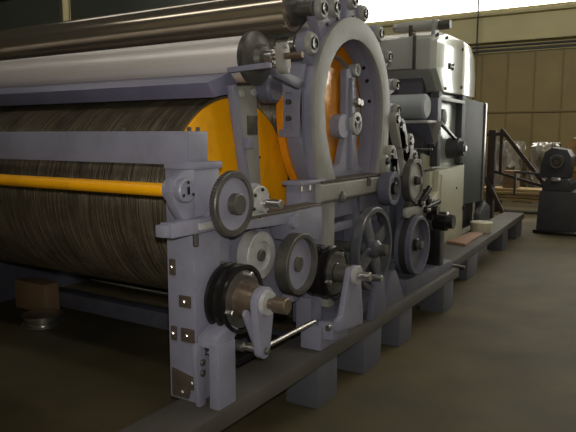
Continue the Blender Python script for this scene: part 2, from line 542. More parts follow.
for y in (3.155, 3.255):
    part('ledge_bolt', MB().cyl('z', (-1.872, y), 0.013, 1.262, 1.30, 8), STL, cl)
# flange plate closing the lower machine side between doffer and ring
# lower side frame, in bays
sf = part('side_frame', MB().prism([(2.29, RT), (2.44, RT), (2.44, 0.64), (3.16, 0.60), (3.16, 1.18), (2.29, 1.16)],
                             'x', -2.06, -1.965, 0.006), LAV)
part('frame_rib', MB().box(-1.965, -1.875, 2.29, 2.44, RT, 1.165, 0.006), LAV, sf)
part('frame_rib', MB().box(-1.965, -1.90, 2.74, 2.80, 0.64, 1.165, 0.006), LAV, sf)
part('frame_rib', MB().box(-1.965, -1.89, 3.08, 3.16, 0.60, 1.17, 0.006), LAV, sf)
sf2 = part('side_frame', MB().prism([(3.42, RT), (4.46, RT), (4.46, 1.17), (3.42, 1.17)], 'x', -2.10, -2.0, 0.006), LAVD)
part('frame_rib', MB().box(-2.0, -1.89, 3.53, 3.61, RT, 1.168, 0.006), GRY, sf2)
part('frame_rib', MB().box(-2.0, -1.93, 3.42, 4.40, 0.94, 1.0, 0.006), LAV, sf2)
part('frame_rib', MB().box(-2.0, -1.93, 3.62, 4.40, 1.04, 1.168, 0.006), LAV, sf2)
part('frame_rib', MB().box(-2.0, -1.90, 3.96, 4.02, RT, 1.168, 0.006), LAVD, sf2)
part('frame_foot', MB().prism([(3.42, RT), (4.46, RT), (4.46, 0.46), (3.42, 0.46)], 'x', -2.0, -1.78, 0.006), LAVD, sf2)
# inner skirt and far frame
part('far_side_frame', MB().prism([(2.1, 0.0), (5.4, 0.0), (5.4, 1.3), (2.1, 1.3)], 'x', XF - 0.12, XF - 0.01, 0.006), LAVD)
part('cross_beam', MB().box(XF, -2.06, 3.60, 3.74, 0.02, 0.16, 0.006), LAVD)
part('back_panel', MB().box(XF, -2.11, 4.50, 4.54, 0.02, 1.2, 0.004), DKG)

# front post
ps = part('front_post', MB().prism([(2.10, RT), (2.29, RT), (2.29, 1.465), (2.10, 1.465)], 'x', -1.978, -1.812, 0.006), LAV)
for (x0, x1, z0, z1) in ((-1.957, -1.925, 0.955, 1.03), (-1.903, -1.835, 0.81, 0.865), (-1.957, -1.925, 0.642, 0.71), (-1.895, -1.818, 0.646, 0.71)):
    pl = part('cover_plate', MB().box(x0, x1, 2.09, 2.10, z0, z1, 0.002), BRN, ps)
    part('plate_bolt', MB().cyl('y', ((x0 + x1) / 2, (z0 + z1) / 2), 0.010, 2.080, 2.092, 8), STL, ps)
part('corner_plate', MB().prism([(-1.957, 0.505), (-1.80, 0.475), (-1.80, 0.42), (-1.85, 0.42), (-1.85, 0.395), (-1.86, 0.37), (-1.957, 0.37)],
                                'y', 2.09, 2.10, 0.002), BRN, ps, label='brown stepped corner plate')
part('plate_bolt', MB().cyl('y', (-1.83, 0.455), 0.010, 2.080, 2.092, 8), STL, ps)
part('plate_bolt', MB().cyl('y', (-1.89, 0.40), 0.010, 2.080, 2.092, 8), STL, ps)
part('side_flange', MB().prism([(2.075, RT), (2.12, RT), (2.12, 0.66), (2.06, 0.66), (2.05, 0.60)], 'x', -1.80, -1.775, 0.004), LAV, ps)
for z in (0.565, 0.515):
    part('flange_bolt', MB().cyl('x', (2.095, z), 0.016, -1.775, -1.762, 12), DGR, ps)

# front beam over the drum, and the yellow pipe with its bearing
bm_ = part('front_beam', MB().box(XF, -1.845, 2.10, 2.25, 1.465, 1.616, 0.006), LAV)
part('beam_end', MB().box(-1.845, -1.838, 2.11, 2.24, 1.488, 1.606, 0.002), LAV, bm_)
part('beam_foot', MB().box(-1.97, -1.80, 2.085, 2.30, 1.447, 1.478, 0.004), LAV, bm_)
for y, x in ((2.15, -1.87), (2.21, -1.87), (2.20, -2.34)):
    part('beam_bolt', MB().cyl('z', (x, y), 0.010, 1.61, 1.635, 8), DGR, bm_)
yp = part('guard_pipe', MB().cyl('x', (2.0, 1.360), 0.030, XF, -1.872, 24, 0.008), YEL, label='golden yellow guard pipe')
hs = part('pipe_bearing', MB().cyl('x', (2.01, 1.362), 0.052, -1.872, -1.762, 32, 0.006), LAV)
part('bearing_bracket', MB().prism([(2.10, 1.18), (2.10, 1.447), (2.04, 1.447), (1.97, 1.41), (1.955, 1.36), (1.97, 1.30), (2.03, 1.22), (2.06, 1.18)], 'x',
                             -1.85, -1.80, 0.006), LAV, hs)
for a in (90, 210, 330):
    part('bearing_bolt', MB().cyl('x', (2.01 + 0.036 * math.cos(math.radians(a)), 1.362 + 0.036 * math.sin(math.radians(a))), 0.008, -1.762, -1.755, 6), BLK, hs)
part('bearing_slot', MB().box(-1.762, -1.756, 2.005, 2.018, 1.345, 1.38, 0.002), BLK, hs)
part('adjuster_web', MB().prism([(2.10, 1.20), (2.22, 1.20), (2.22, 1.29), (2.16, 1.24)], 'x', -1.80, -1.775, 0.004), LAV, hs)

# lever bar that pokes out in front of the post, with the boxed bearing at its far end
br = part('lever_bar', MB().prism([(-1.822, 1.17), (-1.752, 1.17), (-1.752, 1.234), (-1.822, 1.234)], 'y', 1.895, 2.36, 0.006), LAV)
part('bar_tip', MB().prism([(-1.817, 1.175), (-1.757, 1.175), (-1.757, 1.229), (-1.817, 1.229)], 'y', 1.86, 1.90, 0.01), LAV, br)
part('bar_plate', MB().box(-1.752, -1.74, 2.06, 2.20, 1.185, 1.215, 0.003), LGR, br)
part('bar_top', MB().box(-1.86, -1.748, 2.36, 3.18, 1.186, 1.20, 0.003), BRN, br)
part('bar_stud', MB().cyl('z', (-1.775, 2.07), 0.013, 1.11, 1.17, 8), DGR, br)
bb = part('bearing_box', MB().prism([(2.36, 1.14), (2.80, 1.12), (2.86, 1.02), (3.17, 0.98), (3.17, 1.186), (2.36, 1.186)], 'x', -1.885, -1.76, 0.006), LAV)
part('box_boss', MB().cyl('x', (2.86, 1.13), 0.04, -1.78, -1.73, 20), LAV, bb)


def pulley(name, c, x0, x1, r, m, hubm, rim=0.03, label=None, hub_r=0.05, web=0.35, groove=0, hub_out=0.01, teeth=0, webm=None):
    """belt pulley: rim with web between two faces; hub a part of its own"""
    w = x1 - x0
    xm = x1 - w * web
    if groove:
        prof = [(x0, hub_r), (x0, r)]
        g = w / groove
        for k in range(groove):
            a = x0 + k * g
            prof += [(a + g * 0.18, r), (a + g * 0.42, r - g * 0.75), (a + g * 0.58, r - g * 0.75), (a + g * 0.82, r)]
        prof += [(x1, r), (x1, r - rim), (xm, r - rim - 0.006), (xm, hub_r)]
    else:
        prof = [(x0, hub_r), (x0, r - 0.004), (x0 + 0.004, r), (x1 - 0.004, r), (x1, r - 0.004), (x1, r - rim)]
    if groove:
        o = part(name, MB().lathe('x', c, prof, 64, closed=True), m, label=label)
    else:
        prof += [(xm, r - rim - 0.004), (xm - 0.012, r - rim - 0.004), (x0 + 0.004, r - rim - 0.01)]
        o = part(name, MB().lathe('x', c, [(x0, r - rim - 0.008), (x0, r - 0.004), (x0 + 0.004, r), (x1 - 0.004, r), (x1, r - 0.004), (x1, r - rim),
                                          (x0 + 0.01, r - rim - 0.008)], 64, closed=True), m, label=label)
        part('web', MB().lathe('x', c, [(x0 + 0.006, 0), (x0 + 0.006, r - rim), (xm, r - rim + 0.002), (xm - 0.004, (r + hub_r) * 0.5), (xm, hub_r), (xm, 0)], 56),
             webm or m, o)
    part('hub', MB().lathe('x', c, [(x0 - 0.03, 0), (x0 - 0.03, hub_r), (x1 + hub_out - 0.004, hub_r), (x1 + hub_out, hub_r - 0.006), (x1 + hub_out, 0)], 32), hubm, o)
    if teeth:
        tb = MB()
        for k in range(teeth):
            a = 2 * PI * k / teeth
            tb.bar((x0 + 0.004, c[0] + (r) * math.cos(a), c[1] + r * math.sin(a)), (x1 - 0.004, c[0] + r * math.cos(a), c[1] + r * math.sin(a)), 0.006, 0.006, 0)
        part('teeth', tb, m, o)
    return o


# a: toothed grey pulley over the bar, with the flanged bearing beside it
pulley('toothed_pulley', (2.265, 1.284), -1.735, -1.70, 0.150, DGR, DGR, 0.026, 'grey toothed pulley above the lever bar', 0.05, 0.25, hub_out=0.03, teeth=56, webm=LAV)
fb = part('flange_bearing', MB().lathe('x', (2.555, 1.258), [(-1.80, 0), (-1.80, 0.088), (-1.762, 0.088), (-1.757, 0.082), (-1.757, 0.05), (-1.73, 0.044), (-1.73, 0)], 40), LGR,
          label='pale round flange bearing')
for k in range(6):
    a = math.radians(60 * k + 20)
    part('flange_bolt', MB().cyl('x', (2.555 + 0.068 * math.cos(a), 1.258 + 0.068 * math.sin(a)), 0.010, -1.76, -1.749, 8), BLK, fb)
part('shaft', MB().cyl('x', (2.555, 1.258), 0.024, -2.1, -1.635, 24), STL, fb)
part('bearing_arm', MB().prism(rounded_link(2.56, 1.265, 0.095, 2.62, 1.23, 0.08), 'x', -1.90, -1.80, 0.005), LAV, fb)
# c: pale pulley set back behind
pulley('idler_pulley', (2.625, 0.972), -1.875, -1.80, 0.128, LGR, DGR, 0.05, 'small pale idler pulley set back beneath the lever bar', 0.032, 0.15, hub_out=0.006)
# d: flat dark rimmed pulley
pulley('flat_pulley', (2.86, 0.895), -1.765, -1.69, 0.170, DGR, DGR, 0.024, 'flat grey pulley with dark rim', 0.045, 0.42, hub_out=-0.02, webm=LAV)


def grooved(c, x0, x1, r, label):
    o = pulley('grooved_pulley', c, x0, x1, r, BLK, BLK, 0.02, label, 0.06, 0.10, groove=3, hub_out=0.0)
    part('face_disc', MB().lathe('x', c, [(x1 - 0.02, 0), (x1 - 0.02, r - 0.022), (x1 - 0.004, r - 0.028), (x1 - 0.004, 0.0)], 48), DGR, o)
    for a in (70, 200, 320):
        part('set_screw', MB().cyl('x', (c[0] + r * 0.72 * math.cos(math.radians(a)), c[1] + r * 0.72 * math.sin(math.radians(a))), 0.014, x1 - 0.006, x1 + 0.02, 8), STL, o)
    return o


# e: three groove pulley with bronze hub, arm and stub shaft
EC = (2.305, 0.828)
g1 = grooved(EC, -1.835, -1.685, 0.165, 'large black grooved belt pulley at the front post')
part('sleeve', MB().lathe('x', EC, [(-1.69, 0), (-1.69, 0.092), (-1.60, 0.075), (-1.60, 0)], 40), BRS, g1)
part('stub_shaft', MB().lathe('x', EC, [(-1.56, 0), (-1.56, 0.026), (-1.515, 0.026), (-1.51, 0.038), (-1.445, 0.038), (-1.44, 0.033), (-1.44, 0)], 28), BRS, g1)
ar = part('support_arm', MB().prism(rounded_link(2.305, 0.828, 0.075, 2.30, 0.60, 0.04, 12), 'x', -1.60, -1.56, 0.005), LAV)
part('arm_boss', MB().lathe('x', EC, [(-1.565, 0), (-1.565, 0.062), (-1.54, 0.058), (-1.54, 0)], 28), LGR, ar)
part('arm_bolt', MB().cyl('x', (2.30, 0.60), 0.018, -1.56, -1.54, 6), DGR, ar)
part('brace', MB().prism(rounded_link(2.21, 0.79, 0.02, 2.29, 0.63, 0.02), 'x', -1.615, -1.60, 0.003), LAV, ar)
part('cross_rod', MB().cyl('x', (2.30, 0.60), 0.02, -1.90, -1.60, 20), STL, ar)
part('tie_rod', MB().tube([(-1.615, 2.32, 0.585), (-1.615, 2.86, 0.585)], 0.012, 12), STL, ar, label='long bright tie rod')
po = part('stand_post', MB().box(-1.73, -1.675, 2.09, 2.22, RT, 0.66, 0.006), LAV)
part('stand_web', MB().box(-1.80, -1.73, 2.18, 2.22, RT, 0.64, 0.006), LAV, po)
part('stand_cap', MB().prism([(2.09, 0.64), (2.22, 0.64), (2.27, 0.70), (2.20, 0.73), (2.10, 0.685)], 'x', -1.80, -1.69, 0.005), LAV, po)
part('stand_pin', MB().cyl('x', (2.14, 0.60), 0.014, -1.80, -1.73, 12), STL, po)
part('stand_pin', MB().cyl('x', (2.26, 0.61), 0.022, -1.73, -1.66, 12), DGR, po)

# f: second grooved pulley with its own stand
FC = (3.25, 0.775)
g2 = grooved(FC, -1.83, -1.68, 0.160, 'second black grooved pulley behind the tie rod')
part('sleeve', MB().cyl('x', FC, 0.055, -1.69, -1.58, 32), DGR, g2)
part('stub_shaft', MB().cyl('x', FC, 0.026, -1.53, -1.46, 24), STL, g2)
sd = part('pulley_stand', MB().prism([(3.05, 0.48), (3.38, 0.44), (3.38, 0.52), (3.34, 0.75), (3.30, 0.825), (3.20, 0.825), (3.17, 0.75), (3.10, 0.56), (3.05, 0.54)], 'x',
                                -1.60, -1.565, 0.006), LAV)
part('stand_base', MB().prism([(3.02, RT), (3.38, RT), (3.38, 0.44), (3.02, 0.50)], 'x', -1.80, -1.665, 0.006), LAV, sd)
part('stand_neck', MB().prism([(3.05, 0.42), (3.36, 0.42), (3.36, 0.50), (3.05, 0.52)], 'x', -1.70, -1.60, 0.006), LAV, sd)
part('stand_collar', MB().cyl('x', FC, 0.058, -1.565, -1.535, 28), LGR, sd)
part('stand_pin', MB().cyl('y', (-1.62, 0.50), 0.018, 3.02, 3.38, 16), STL, sd)
# black plate put in as the shade of the gap under the frame
part('gap_shade', MB().prism([(2.46, 0.36), (3.02, 0.36), (3.02, 0.40), (2.46, 0.40)], 'x', -2.04, -1.92, 0.004), BLK)

# g: spoked wheel


def spoked(c, x0, x1, r, m, label, n=4, rim=0.035, hub=0.06):
    o = part('spoked_wheel', MB().lathe('x', c, [(x0, r - rim), (x0, r - 0.006), (x0 + 0.006, r), (x1 - 0.006, r), (x1, r - 0.006), (x1, r - rim)], 72, closed=True), m, label=label)
    for k in range(n):
        a = 2 * PI * k / n + 0.5
        d = Vector((0, math.cos(a), math.sin(a)))
        t = Vector((0, -math.sin(a), math.cos(a)))
        w0, w1 = hub * 0.95, hub * 0.75
        q = [Vector((0, c[0], c[1])) + d * hub * 0.6 + t * w0, Vector((0, c[0], c[1])) + d * hub * 0.6 - t * w0,
             Vector((0, c[0], c[1])) + d * (r - rim * 0.6) - t * w1, Vector((0, c[0], c[1])) + d * (r - rim * 0.6) + t * w1]
        xm = (x0 + x1) / 2
        part('spoke', MB().prism([(v.y, v.z) for v in q], 'x', xm - 0.012, xm + 0.012, 0.005), m, o)
    part('hub', MB().lathe('x', c, [(x0 - 0.02, 0), (x0 - 0.02, hub), (x1 + 0.01, hub), (x1 + 0.035, hub * 0.55), (x1 + 0.05, 0)], 32), m, o)
    return o


spoked((3.82, 0.83), -1.74, -1.68, 0.285, mat('dark slate cast wheel', (0.13, 0.135, 0.15), 0.3, 0.6, var=0.15, scale=8), 'large dark spoked wheel')
part('wheel_shaft', MB().cyl('x', (3.82, 0.83), 0.035, -2.0, -1.60, 24), DGR)
part('rod_shaft', MB().cyl('x', (3.70, 0.66), 0.022, -1.70, -1.58, 16), STL)
part('shaft_bracket', MB().prism([(3.72, RT), (3.96, RT), (3.92, 0.62), (3.80, 0.64)], 'x', -1.70, -1.655, 0.005), LAVD)
part('shaft_bracket', MB().prism([(4.05, RT), (4.42, RT), (4.24, 0.60), (4.14, 0.60)], 'x', -1.78, -1.70, 0.005), LAVD)

# blue grey cover under the silver roller
part('roller_cover', MB().prism([(2.66, 1.80), (2.60, 1.875), (2.80, 1.945), (2.86, 1.90), (2.86, 1.84)], 'x', XF, -2.13, 0.004),
     mat('blue grey cover', (0.17, 0.165, 0.25), 0.35, 0.1, var=0.1, scale=4))
part('cover_bar', MB().bar((-2.14, 2.80, 1.955), (-1.86, 2.80, 1.968), 0.03, 0.03, 0.005), LAV)
# rollers
SC = (2.95, 2.03)
sr = part('silver_roller', MB().cyl('x', SC, 0.131, XF, -2.09, 72, 0.006), SIL, label='smooth silver roller')
part('roller_flange', MB().lathe('x', SC, [(-2.09, 0), (-2.09, 0.140), (-2.08, 0.150), (-2.045, 0.150), (-2.03, 0.130), (-2.02, 0.08), (-1.99, 0.066), (-1.98, 0.04), (-1.98, 0)], 48), DGR, sr)
part('roller_journal', MB().cyl('x', SC, 0.042, -1.98, -1.93, 28), STL, sr)
part('journal_tip', MB().cyl('x', SC, 0.018, -1.93, -1.75, 20), BRS, sr)
bs = part('roller_bearing', MB().prism(rounded_link(2.95, 2.055, 0.05, 2.96, 1.985, 0.05), 'x', -1.90, -1.86, 0.006), GRY)
for y, z in ((2.95, 2.085), (2.965, 1.95)):
    part('bearing_bolt', MB().cyl('x', (y, z), 0.014, -1.86, -1.845, 8), LGR, bs)
part('bearing_foot', MB().prism([(2.93, 1.97), (3.0, 1.97), (3.26, 1.93), (3.28, 1.89), (3.22, 1.87), (2.96, 1.92)], 'x', -1.96, -1.93, 0.006), LAVD, bs)
TC = (3.40, 2.37)
tr = part('polished_roller', MB().cyl('x', TC, 0.134, XF, -2.08, 72, 0.006), CHR, label='large polished upper roller')
part('roller_journal', MB().lathe('x', TC, [(-2.08, 0), (-2.08, 0.10), (-2.05, 0.095), (-2.05, 0.045), (-1.94, 0.045), (-1.94, 0)], 32), DGR, tr)
st = part('stripper_roller', MB().cyl('x', (3.345, 2.145), 0.062, XF, -2.16, 40), DGR)
part('roller_journal', MB().lathe('x', (3.345, 2.145), [(-2.16, 0), (-2.16, 0.045), (-2.06, 0.045), (-2.06, 0.06), (-2.02, 0.06), (-2.02, 0.035), (-1.95, 0.035), (-1.95, 0)], 28), STL, st)
ex = part('lower_roller', MB().cyl('x', (3.13, 1.87), 0.05, XF, -2.12, 40), DGR)
part('roller_cap', MB().lathe('x', (3.08, 1.87), [(-2.09, 0), (-2.09, 0.085), (-2.02, 0.085), (-2.005, 0.07), (-2.005, 0)], 32), LAVD, ex)
# roller bearings around the ring
for (y, z, rr) in ((3.66, 2.415, 0.07), (3.93, 2.49, 0.08), (4.10, 2.43, 0.06), (4.36, 2.345, 0.09), (4.535, 2.19, 0.06)):
    part('worker_roller', MB().cyl('x', (y, z), rr, XF, -2.12, 40), DGR)
for (y, z, s) in ((3.473, 2.377, 1.1), (3.644, 2.411, 1.0), (3.905, 2.50, 1.0), (4.08, 2.443, 0.95), (4.356, 2.343, 1.0), (3.351, 2.15, 1.15),
                  (4.532, 2.195, 0.8), (4.70, 1.995, 0.75), (4.72, 1.80, 0.75)):
    dy, dz = CC[0] - y, CC[1] - z
    L = math.hypot(dy, dz)
    dy, dz = dy / L, dz / L
    k = max(0.08, L - 0.63)
    bk = part('bearing_bracket', MB().prism(rounded_link(y, z, 0.066 * s, y + dy * k, z + dz * k, 0.075 * s, 10), 'x', -2.0, -1.935, 0.006), LAV)
    part('bearing_boss', MB().lathe('x', (y, z), [(-1.937, 0), (-1.937, 0.062 * s), (-1.915, 0.058 * s), (-1.905, 0.05 * s), (-1.905, 0)], 28), GRY, bk)
    part('bearing_cap', MB().lathe('x', (y, z), [(-1.907, 0), (-1.907, 0.034 * s), (-1.895, 0.03 * s), (-1.90, 0.012), (-1.90, 0)], 20), BLK, bk)
    part('clamp_bolt', MB().cyl('x', (y + dy * k * 0.8 - dz * 0.03, z + dz * k * 0.8 + dy * 0.03), 0.013, -1.937, -1.92, 6), DGR, bk)
# plates between the brackets
part('crown_plate', MB().ringprism(arc(CC, 0.70, 150, 25, 40), arc(CC, 0.60, 150, 25, 40), 'x', -2.07, -1.965, 0.004, closed=False), LAV)

# arm plate carrying the silver roller, before the yellow disc
ap = part('arm_plate', MB().prism([(2.80, 1.865), (3.03, 1.89), (3.03, 1.80), (3.07, 1.28), (2.93, 1.28), (2.87, 1.55)], 'x', -2.13, -2.11, 0.004), GRY,
          label='grey arm plate with stamped marks')
part('arm_edge', MB().prism([(2.775, 1.87), (2.82, 1.88), (2.95, 1.285), (2.905, 1.275)], 'x', -2.14, -2.095, 0.006), LAV, ap)
for y, z in ((2.86, 1.83), (2.985, 1.845)):
    part('arm_bolt', MB().cyl('x', (y, z), 0.022, -2.11, -2.09, 16), LGR, ap)
part('arm_clamp', MB().box(-2.11, -2.07, 2.885, 2.94, 1.52, 1.585, 0.006), LAV, ap)
part('stamp_plate', MB().box(-2.11, -2.104, 2.93, 3.03, 1.60, 1.71, 0.002), DGR, ap)
part('lower_guard', MB().prism([(2.44, 0.9), (3.12, 0.9), (3.12, 1.14), (2.44, 1.14)], 'x', -2.14, -2.08, 0.005), LAVD)

# rear section: licker-in frame with brackets and pulleys
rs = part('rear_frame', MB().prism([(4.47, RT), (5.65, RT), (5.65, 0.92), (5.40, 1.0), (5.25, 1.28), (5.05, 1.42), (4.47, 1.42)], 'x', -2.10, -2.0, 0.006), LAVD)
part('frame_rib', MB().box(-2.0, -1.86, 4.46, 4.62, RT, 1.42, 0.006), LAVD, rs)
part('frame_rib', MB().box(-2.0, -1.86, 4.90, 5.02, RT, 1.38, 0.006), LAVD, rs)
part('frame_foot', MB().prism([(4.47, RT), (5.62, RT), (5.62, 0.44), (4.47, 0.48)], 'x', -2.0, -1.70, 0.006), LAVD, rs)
for (y, z, y2, z2, s) in ((4.70, 1.66, 4.80, 1.46, 1.0), (4.52, 1.45, 4.58, 1.30, 1.0), (4.78, 1.48, 4.80, 1.32, 0.8), (5.0, 1.42, 5.02, 1.25, 0.8),
                          (4.60, 1.72, 4.72, 1.55, 0.8), (4.90, 1.55, 4.90, 1.38, 0.9), (5.12, 1.33, 5.10, 1.15, 0.9), (4.40, 1.40, 4.44, 1.22, 0.7)):
    bk = part('bearing_bracket', MB().prism(rounded_link(y, z, 0.07 * s, y2, z2, 0.085 * s, 10), 'x', -1.93, -1.86, 0.006), GRY)
    part('bearing_cap', MB().lathe('x', (y, z), [(-1.862, 0), (-1.862, 0.042 * s), (-1.845, 0.035 * s), (-1.845, 0)], 20), BLK, bk)
pulley('rear_pulley', (4.62, 1.245), -1.76, -1.70, 0.170, DGR, BLK, 0.03, 'upper rear pulley with pale face', 0.035, 0.2, hub_out=0.01, webm=GRY)
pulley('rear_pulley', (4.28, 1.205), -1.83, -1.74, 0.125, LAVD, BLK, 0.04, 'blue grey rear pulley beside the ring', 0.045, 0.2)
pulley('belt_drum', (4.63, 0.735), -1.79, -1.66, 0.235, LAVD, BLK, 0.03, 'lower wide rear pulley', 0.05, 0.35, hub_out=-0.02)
part('belt_band', MB().lathe('x', (4.63, 0.735), [(-1.75, 0.234), (-1.75, 0.242), (-1.70, 0.242), (-1.70, 0.234)], 56, closed=True), RUB)
part('rear_shaft', MB().cyl('x', (4.63, 0.735), 0.035, -2.0, -1.64, 20), DGR)
part('rear_shaft', MB().cyl('x', (4.62, 1.245), 0.03, -2.0, -1.66, 20), DGR)
part('tension_lever', MB().prism(rounded_link(4.66, 1.02, 0.05, 5.02, 0.92, 0.04), 'x', -1.80, -1.76, 0.005), DGR)
part('tension_lever', MB().prism(rounded_link(4.50, 1.0, 0.04, 4.90, 0.98, 0.045), 'x', -1.75, -1.72, 0.005), GRY)
part('tension_block', MB().box(-1.84, -1.74, 4.80, 4.98, 0.93, 1.07, 0.012), BLK)
part('tension_pin', MB().cyl('x', (5.04, 0.97), 0.04, -1.86, -1.66, 20), BLK)
for (y0, z0, y1, z1, r, x) in ((4.78, 1.05, 4.98, 1.16, 0.022, -1.72), (4.86, 0.99, 5.18, 1.03, 0.018, -1.70), (5.02, 1.06, 5.10, 0.90, 0.024, -1.74),
                               (5.05, 1.12, 5.30, 0.98, 0.016, -1.78)):
    lv = part('link_lever', MB().prism(rounded_link(y0, z0, r * 1.5, y1, z1, r), 'x', x - 0.015, x + 0.015, 0.004), BLK)
    part('link_pin', MB().cyl('x', (y0, z0), r * 0.8, x - 0.05, x + 0.035, 12), STL, lv)
for (y, z) in ((4.90, 1.09), (5.16, 0.96)):
    part('chain_wheel', MB().lathe('x', (y, z), [(-1.80, 0), (-1.80, 0.055), (-1.77, 0.06), (-1.75, 0.055), (-1.75, 0.02), (-1.72, 0.02), (-1.72, 0)], 20), DGR)
for (y, z) in ((4.52, 1.34), (4.56, 0.60), (4.95, 0.60), (4.95, 1.30)):
    part('frame_bolt', MB().cyl('x', (y, z), 0.018, -1.865, -1.84, 6), STL)
mt = part('gear_motor', MB().lathe('x', (5.30, 0.845), [(-1.96, 0), (-1.96, 0.07), (-1.90, 0.085), (-1.66, 0.085), (-1.65, 0.065), (-1.60, 0.06), (-1.60, 0)], 32), BLK,
          label='small black gear motor')
part('motor_foot', MB().box(-1.94, -1.70, 5.24, 5.36, 0.44, 0.78, 0.006), BLK, mt)
part('motor_flange', MB().cyl('x', (5.30, 0.845), 0.105, -1.80, -1.77, 28), DGR, mt)

# ------------------------------------------------------------------ small things on the rails
o = MB().tube([(-2.02, 5.80, RT + 0.014), (-1.60, 5.69, RT + 0.014)], 0.013, 12).build('steel_rod', STL)
tag(o, 'short bright steel rod lying across the joint of the two rails', 'rod')
o = MB().prism([(-2.17, 6.95), (-1.93, 6.85), (-1.97, 7.75), (-2.12, 7.78)], 'z', RT + 0.001, RT + 0.03, 0.004).build('wooden_board', BOARD)
tag(o, 'small reddish wooden board lying on the far rail', 'board')

# ------------------------------------------------------------------ feeding machine at the back
F = thing('feeding_machine', 'tall pale grey fibre feeding machine with bright side panel behind the ring', 'machine', (-3.4, 7.4, 0))
FX = -2.2


def fpart(name, mb, m, parent=F, label=None):
    o = mb.build(name, m, parent)
    if label:
        o['label'] = label
    return o


hood = fpart('hood', MB().prism([(6.53, 2.30), (6.53, 2.62), (6.80, 2.73), (7.55, 2.73), (7.98, 2.68), (8.10, 2.5), (8.10, 2.07), (6.78, 2.07)], 'x', -4.9, -2.30, 0.01), HOOD)


def leaning(pts, t, a, b):
    # sheet metal cheek, gently curved inwards towards its top edge
    mb = MB().prism(pts, 'x', -2.225 - t, -2.225, 0.004)
    for k in range(1, 14):
        g = mb.bm.verts[:] + mb.bm.edges[:] + mb.bm.faces[:]
        bmesh.ops.bisect_plane(mb.bm, geom=g, plane_co=(0, 0, 2.075 + 0.045 * k), plane_no=(0, 0, 1))
    for v in mb.bm.verts:
        h = v.co.z - 2.07
        v.co.x -= a * h - b * h * h
    return mb


fpart('side_panel', leaning([(6.55, 2.305), (6.55, 2.60), (6.82, 2.70), (7.50, 2.70), (7.50, 2.075), (6.80, 2.075)], 0.09, 0.0, 0.0), WHT, hood, 'glossy white side panel')
fpart('end_panel', leaning([(7.51, 2.075), (7.51, 2.70), (7.80, 2.67), (7.98, 2.55), (8.06, 2.3), (8.05, 2.075)], 0.08, 0.0, 0.0), WHT, hood)
fpart('latch', leaning([(6.97, 2.33), (6.99, 2.33), (6.99, 2.355), (7.09, 2.355), (7.09, 2.33), (7.11, 2.33), (7.11, 2.40), (7.09, 2.40), (7.09, 2.375),
                        (6.99, 2.375), (6.99, 2.40), (6.97, 2.40)], -0.02, 0.0, 0.0), BLK, hood)
for y, z in ((7.46, 2.60), (7.46, 2.16), (6.86, 2.66), (6.86, 2.11)):
    fpart('hinge', MB().cyl('x', (y, z), 0.018, -2.23, -2.205, 10), DGR, hood)
bx = fpart('front_box', MB().box(-4.9, -2.42, 6.40, 6.53, 2.30, 2.62, 0.008), HOOD)
fpart('box_strap', MB().box(-2.435, -2.40, 6.385, 6.40, 2.29, 2.64, 0.003), DGR, bx)
fpart('front_recess', MB().box(-4.9, -2.40, 6.62, 6.75, 1.95, 2.30, 0.004), mat('purple grey recess', (0.10, 0.095, 0.12), 0.6))
tb = fpart('motor_tube', MB().cyl('x', (6.75, 2.79), 0.055, -2.75, -2.28, 24), HOOD)
fpart('tube_tip', MB().cyl('x', (6.75, 2.79), 0.045, -2.80, -2.75, 20), STL, tb)
fpart('tube_boss', MB().cyl('x', (6.75, 2.78), 0.05, -2.28, -2.15, 20), DGR, tb)
fpart('tube_bracket', MB().box(-2.34, -2.30, 6.68, 6.82, 2.66, 2.84, 0.005), LGR, tb)
fpart('tube_bracket', MB().box(-2.60, -2.56, 6.68, 6.82, 2.66, 2.80, 0.005), BRN, tb)
# frame below
for (y, w) in ((6.70, 0.05), (7.60, 0.07), (8.62, 0.06)):
    fpart('upright', MB().box(-2.30, -2.22, y - w, y + w, 1.25 if y < 8 else RT, 2.07 if y < 8 else 2.03, 0.005), DKG)
fpart('side_sheet', MB().box(-2.33, -2.30, 6.72, 7.62, 1.22, 2.06, 0.004), STN, label='dull stainless side sheet')
dp = fpart('side_door', MB().prism([(7.66, 0.73), (8.58, 0.70), (8.58, 2.02), (7.66, 2.045)], 'x', -2.26, -2.225, 0.005), DGN, label='tall dark green grey side door')
fpart('door_edge', MB().box(-2.225, -2.20, 8.56, 8.62, 0.70, 2.02, 0.004), STL, dp)
fpart('door_knob', MB().cyl('x', (7.74, 1.42), 0.022, -2.225, -2.20, 12), BLK, dp)
fpart('top_tie', MB().bar((-2.24, 6.66, 2.0), (-2.24, 7.62, 1.99), 0.05, 0.04), LGR)
fpart('chain_guard', MB().bar((-2.24, 6.66, 1.77), (-2.20, 7.46, 1.48), 0.03, 0.035), BLK)
fpart('sprocket', MB().lathe('x', (6.98, 1.80), [(-2.30, 0), (-2.30, 0.09), (-2.26, 0.09), (-2.25, 0.05), (-2.25, 0)], 28), DKG)
fpart('drive_motor', MB().lathe('x', (7.28, 1.44), [(-2.30, 0), (-2.30, 0.12), (-2.16, 0.12), (-2.15, 0.09), (-2.10, 0.085), (-2.10, 0.0)], 36), DKG)
fpart('motor_cap', MB().cyl('x', (7.28, 1.44), 0.035, -2.10, -2.08, 20), STL)
rl = fpart('feed_roll', MB().cyl('x', (6.12, 1.885), 0.125, -4.8, -2.16, 48, 0.02), BLU, label='pale blue grey feed roll')
fpart('roll_tray', MB().box(-4.8, -2.12, 6.02, 6.30, 1.715, 1.745, 0.005), LGR, rl)
fpart('chute', MB().prism([(-2.50, 1.98), (-2.12, 1.98), (-2.12, 1.74), (-2.17, 1.50), (-2.22, 1.50), (-2.50, 1.74)], 'y', 6.32, 6.44, 0.005), LAVD)
